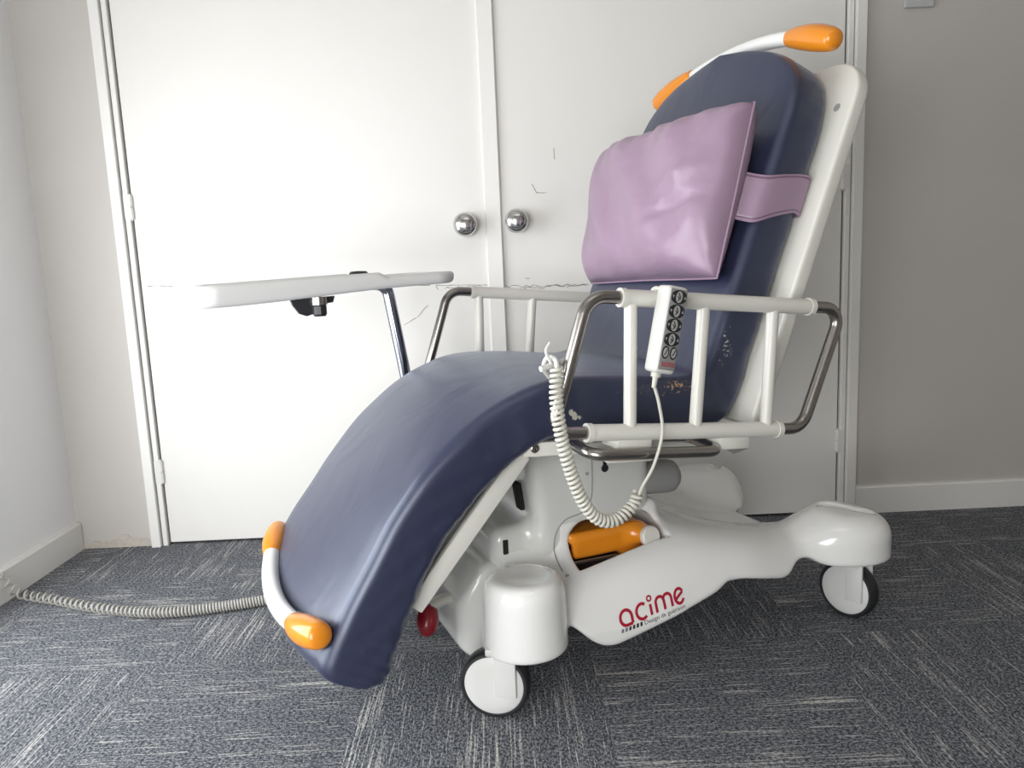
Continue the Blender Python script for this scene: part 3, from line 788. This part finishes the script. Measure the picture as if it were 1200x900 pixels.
# ------------------------------------------------------------------ pillow with its strap (lies on the back: a thing of its own)
pil = empty('headrest_pillow', ORG, TH)
tag(pil, 'mauve vinyl pillow strapped to the blue chair back', 'pillow')
CN = {(-1, 1): BK(.436, -.245, .060), (1, 1): BK(.452, .240, .060), (-1, -1): BK(.134, -.238, .010), (1, -1): BK(.138, .25, .030)}
NP = 44
def pil_pt(u, v, side):
    c = (CN[(-1, -1)]*(1-u)*(1-v)+CN[(1, -1)]*(1+u)*(1-v)+CN[(-1, 1)]*(1-u)*(1+v)+CN[(1, 1)]*(1+u)*(1+v))/4
    # pulled-in seams between pointed corners
    ctr = (CN[(-1, -1)]+CN[(1, -1)]+CN[(-1, 1)]+CN[(1, 1)])/4
    pull = ((.045 if v > 0 else .012) if abs(v) > abs(u) else (.02 if u < 0 else -.005))*(u*u*(1-v*v)*(1-abs(v))+v*v*(1-u*u)*(1-abs(u)))
    c = c+(ctr-c)*pull
    e = max(0, (1-u**4)*(1-v**4))
    nrm = Vector((CA, 0, SA))
    if side > 0:
        h = .082*e**.42
        wr = (.0035*math.sin(9*u+5*v+1)+.004*math.sin(13*(u-.5*v))*max(0, u)+.003*math.sin(24*u+4*v)*max(0, v)**2+.004*math.exp(-((v+.30-.45*(u-.55))/.05)**2)*sstep(.1, .6, u)*-1.4
              + .004*math.exp(-((v-.05-.5*(u-.6))/.07)**2)*float(sstep(.25, .7, u)))*e**.5
        c = c+nrm*(h+1.7*float(wr))
        c.z -= .0
    else:
        off = (c-BK(0, 0)).dot(nrm)
        c = c-nrm*min(off-.006, .045)*e**.35
    return c
PV, PF = [], []
for side in (1, -1):
    for i in range(NP+1):
        for j in range(NP+1):
            u = math.sin((i/NP-.5)*math.pi); v = math.sin((j/NP-.5)*math.pi); u = .5*u+.5*(i/NP*2-1); v = .5*v+.5*(j/NP*2-1)
            PV.append(pil_pt(u, v, side))
M1 = (NP+1)**2
for i in range(NP):
    for j in range(NP):
        a, b, c_, d = i*(NP+1)+j, (i+1)*(NP+1)+j, (i+1)*(NP+1)+j+1, i*(NP+1)+j+1
        PF.append([a, b, c_, d]); PF.append([M1+d, M1+c_, M1+b, M1+a])
po = new_obj('cushion', PV, PF, 'mauve_vinyl', pil)
bm = bmesh.new(); bm.from_mesh(po.data); bmesh.ops.remove_doubles(bm, verts=bm.verts, dist=.0004); bmesh.ops.recalc_face_normals(bm, faces=bm.faces); bm.to_mesh(po.data); bm.free()
loop = [pil_pt(-1+2*i/30, -1, 1) for i in range(30)]+[pil_pt(1, -1+2*i/30, 1) for i in range(30)]+[pil_pt(1-2*i/30, 1, 1) for i in range(30)]+[pil_pt(-1, 1-2*i/30, 1) for i in range(31)]
MB().tube(loop, .0022, 8).build('piping', 'mauve_vinyl', pil)
def strap(s):
    # band from the pillow seam round the mattress edge and behind it
    def pth(k):   # returns list of (point, normal) for upper (k=1) or lower (k=0) edge
        a = .335 if k else .252; b = .366 if k else .298
        P = [BK(a+.0, s*.225, .040), BK(a, s*.245, .018), BK(a+.002, s*.262, .0), BK((a+b)/2, s*.2675, -.03), BK(b, s*.2675, -.07), BK(b, s*.262, -.0895), BK(b, s*.22, -.0915)]
        return spline(P, 6)
    lo, hi = pth(0), pth(1); V, Fc = [], []
    n = len(lo); m_ = 8
    for i in range(n):
        for j in range(m_+1): V.append(lo[i].lerp(hi[i], j/m_))
    for i in range(n-1):
        for j in range(m_): Fc.append([i*(m_+1)+j, (i+1)*(m_+1)+j, (i+1)*(m_+1)+j+1, i*(m_+1)+j+1])
    o = new_obj('strap', V, Fc, 'mauve_vinyl', pil)
    sd = o.modifiers.new('thickness', 'SOLIDIFY'); sd.thickness = .003; sd.offset = 0
    for q in (.05, .95):
        MB().tube([lo[i].lerp(hi[i], q)+Vector((0, s*.0012, 0))+Vector((CA, 0, SA))*.0012 for i in range(n-8)], .0009, 6).build('stitching', 'thread', o)
    for q in (0, 1):
        MB().tube([lo[i].lerp(hi[i], q) for i in range(n)], .0022, 8).build('binding', 'mauve_vinyl', o)
strap(1); strap(-1)

# ------------------------------------------------------------------ hand control hung on the near rail
hc = empty('hand_control', ORG, TH)
tag(hc, 'white hand control with grey keypad hung on the near side rail, with coiled cord', 'remote control')
# local frame of the handset: o at centre, ex towards the rear of the chair, ez up the handset, ey out of the keypad
oc = Vector((.151, .372, .651)); ez = Vector((-.205, .02, .98)).normalized(); ey = Vector((.0, 1, 0)); ex = ey.cross(ez).normalized()*1; ey = ez.cross(ex)
HM = Matrix((ex, ey, ez)).transposed()
if ex.x > 0: ex = -ex
def HP(a, b, c): return oc + ex*a + ey*b + ez*c
hb = MB(); hb.box(oc, (.036, .034, .134), HM, .006, 3); hbo = hb.build('body', 'handset_white', hc)
def oval(name, ca, cc, ra, rc, b, m, par, n=24, clip=None):
    V = [HP(ca+max(-clip, min(clip, ra*math.cos(2*math.pi*k/n))) if clip else ca+ra*math.cos(2*math.pi*k/n), b, cc+rc*math.sin(2*math.pi*k/n)) for k in range(n)]
    V += [p-ey*.0012 for p in V]
    return new_obj(name, V, [list(range(n))]+[[k, (k+1) % n, n+(k+1) % n, n+k] for k in range(n)], m, par, False)
mk = MB(); mk.box(HP(.001, .0165, .001), (.030, .0024, .124), HM, .0011, 2); kp = mk.build('keypad', 'keypad_grey', hbo)
for k in range(4):
    zc = .051-.0215*k
    bo = oval('button', .001, zc, .0145, .0105, .0186, 'black_plastic', kp, clip=.0132)
    oval('button_symbol', .001, zc, .0058, .0088, .0190, 'button_face', bo)
    for q in (-1, 1):
        V = [HP(.001+q*.0105-.0018, .0190, zc-.0022*q), HP(.001+q*.0105+.0018, .0190, zc-.0022*q), HP(.001+q*.0105, .0190, zc+.003*q)]
        new_obj('button_arrow', V, [[0, 1, 2]], 'button_face', bo, False)
    m = MB(); m.tube([HP(-.001, .0192, zc-.006), HP(.003, .0192, zc+.0), HP(-.001, .0192, zc+.006)], .0008, 6); m.tube([HP(-.002, .0192, zc+.001), HP(.003, .0192, zc-.003)], .0008, 6)
    m.build('button_icon', 'black_plastic', bo)
for q in (-1, 1):
    bo = oval('button', .001+q*.0072, -.034, .0062, .0098, .0186, 'black_plastic', kp)
    oval('button_symbol', .001+q*.0072, -.034, .0044, .0074, .0190, 'button_face', bo)
    m = MB(); m.tube([HP(.001+q*.0072-.002, .0192, -.038), HP(.001+q*.0072+.001, .0192, -.033), HP(.001+q*.0072+.002, .0192, -.029)], .0008, 6); m.build('button_icon', 'black_plastic', bo)
tv, tf = text_mesh('acime', .0150); wmax = max(v.x for v in tv)
new_obj('logo_lettering', [HP(-.0105+v.x*(.0235/wmax), .0186, -.0555+v.y) for v in tv], tf, 'logo_red', kp, False)
# hook at the back of the handset, over the rail
MB().tube(spline([HP(.0, -.017, .045), HP(0, -.03, .060), HP(0, -.052, .061), HP(0, -.058, .045)], 6), .0035, 10).build('hook', 'handset_white', hbo)
cb = HP(-.004, 0, -.067)
MB().tube([cb+ez*.002, cb-ez*.007, cb-ez*.0075, cb-ez*.024], [.0078, .0078, .0045, .0034], 14).build('strain_relief', 'cord_cream', hbo)
Yc = .352
thin = spline([cb-ez*.02, Vector((.165, .372, .535)), Vector((.160, .372, .49)), Vector((.172, .366, .44)), Vector((.187, .356, .405)), Vector((.191, .350, .388))], 10)
MB().tube(thin, .0026, 10).build('cord', 'cord_cream', hc)
cp = spline([Vector((.191, .350, .392)), Vector((.203, .349, .372)), Vector((.236, .349, .354)), Vector((.268, .349, .364)), Vector((.293, .349, .398)), Vector((.312, .349, .45)), Vector((.325, .349, .505)), Vector((.330, .348, .56)), Vector((.326, .346, .605))], 12)
coil(cp, .0082, .0029, 44, 'coiled_cord', 'cord_cream', hc, 14, 8)
hk = MB(); hk.tube(spline([Vector((.326, .346, .60)), Vector((.325, .340, .616)), Vector((.328, .318, .618)), Vector((.326, .300, .60)), Vector((.31, .285, .583))], 6), .004, 10)
hk.tube([Vector((.300, .325, .612)), Vector((.348, .335, .604))], .0045, 10); hk.tube(spline([Vector((.33, .335, .61)), Vector((.338, .335, .63)), Vector((.331, .335, .642))], 5), .0025, 8)
hk.build('cord_clip', 'handset_white', hc)

# ------------------------------------------------------------------ tray table clamped on the far side
tr = empty('tray_table', ORG, TH)
tag(tr, 'white tray with raised rim on a dark chrome pole beside the blue chair', 'tray table')
TX0, TX1, TY0, TY1 = .310, .812, -.47, -.115
def tray_sdf(x, y, z):
    u = (x-TX0)/(TX1-TX0)
    zc = .748 - .016*u                                        # tilts slightly down towards the feet
    th = .0215 + .0*u
    cx, cy_ = (TX0+TX1)/2, (TY0+TY1)/2; hx, hy = (TX1-TX0)/2, (TY1-TY0)/2
    def plan(hx_, hy_, r):
        qx = np.abs(x-cx)-(hx_-r); qy = np.abs(y-cy_)-(hy_-r)
        return np.sqrt(np.maximum(qx, 0)**2+np.maximum(qy, 0)**2)+np.minimum(np.maximum(qx, qy), 0)-r
    top = zc+.014 - .0085*sstep(.33, .29, u)
    bot = zc-.018 - .010*sstep(.2, .9, u)
    d = smax(plan(hx, hy, .045)+.14*np.clip(zc-z, 0, .05), np.maximum(z-top, bot-z), .010)
    rec = np.maximum(plan(hx-.022, hy-.022, .03), zc+.004-z)
    d = smax(d, -rec, .006)
    return d
tt = sdf_obj('tray_top', tray_sdf, (TX0-.02, TY0-.02, .68), (TX1+.02, TY1+.02, .79), .005, 'tray_white', tr)
MB().tube(fillet([Vector((.45, -.36, .733)), Vector((.402, -.36, .728)), Vector((.376, -.36, .55)), Vector((.352, -.36, .37)), Vector((.30, -.30, .437)), Vector((.26, -.245, .447))], [.03, .05, .03, .03], 8), .0135, 18).build('pole', 'chrome_dark', tr)
cl = MB(); cl.prism([(.640, .712), (.636, .70), (.625, .684), (.612, .679), (.598, .683), (.59, .70), (.56, .703), (.556, .715)], lambda p: Vector((p[0], -.155, p[1])), lambda p: Vector((p[0], -.175, p[1])))
clo = cl.build('clamp_bracket', 'black_plastic', tr, smooth=False)
kn = MB(); kn.lathe([(0, .010), (.004, .0135), (.020, .0135), (.024, .011), (.0245, .002)], (.588, -.148, .702), (0, 0, -1), 12); kn.build('clamp_knob', 'black_plastic', clo, sharp=20)
MB().tube([Vector((.588, -.148, .715)), Vector((.588, -.148, .70))], .0155, 16).build('knob_collar', 'steel', clo)
MB().lathe([(0, .022), (.006, .022), (.011, .018), (.012, .004)], (.455, -.40, .750), (0, 0, 1), 24).build('pole_cap', 'black_plastic', tr)

# ------------------------------------------------------------------ coiled power cord lying on the carpet
pts = [Vector((-1.238, -.372, .074)), Vector((-1.21, -.355, .020)), Vector((-1.10, -.392, .0132)), Vector((-.99, -.442, .0130)), Vector((-.87, -.482, .0130)), Vector((-.77, -.494, .0130)), Vector((-.66, -.476, .0130)), Vector((-.56, -.447, .0130)), Vector((-.42, -.40, .0130)), Vector((-.26, -.43, .013)), Vector((-.165, -.55, .03)), Vector((-.12, -.61, .055))]
gs = np.linspace(0, 1, 400); dens = np.interp(gs, [0, .06, .25, .5, 1], [46, 48, 62, 160, 160]); cum_t = np.concatenate([[0], np.cumsum((dens[1:]+dens[:-1])/2)]); cum_t /= cum_t[-1]
pc = coil(spline(pts, 10), .0102, .0026, 150, 'power_cord', 'cord_grey', None, 12, 7, tf=lambda u: float(np.interp(u, cum_t, gs)))
tag(pc, 'grey coiled power cord lying on the carpet from the left wall to the chair', 'power cord')
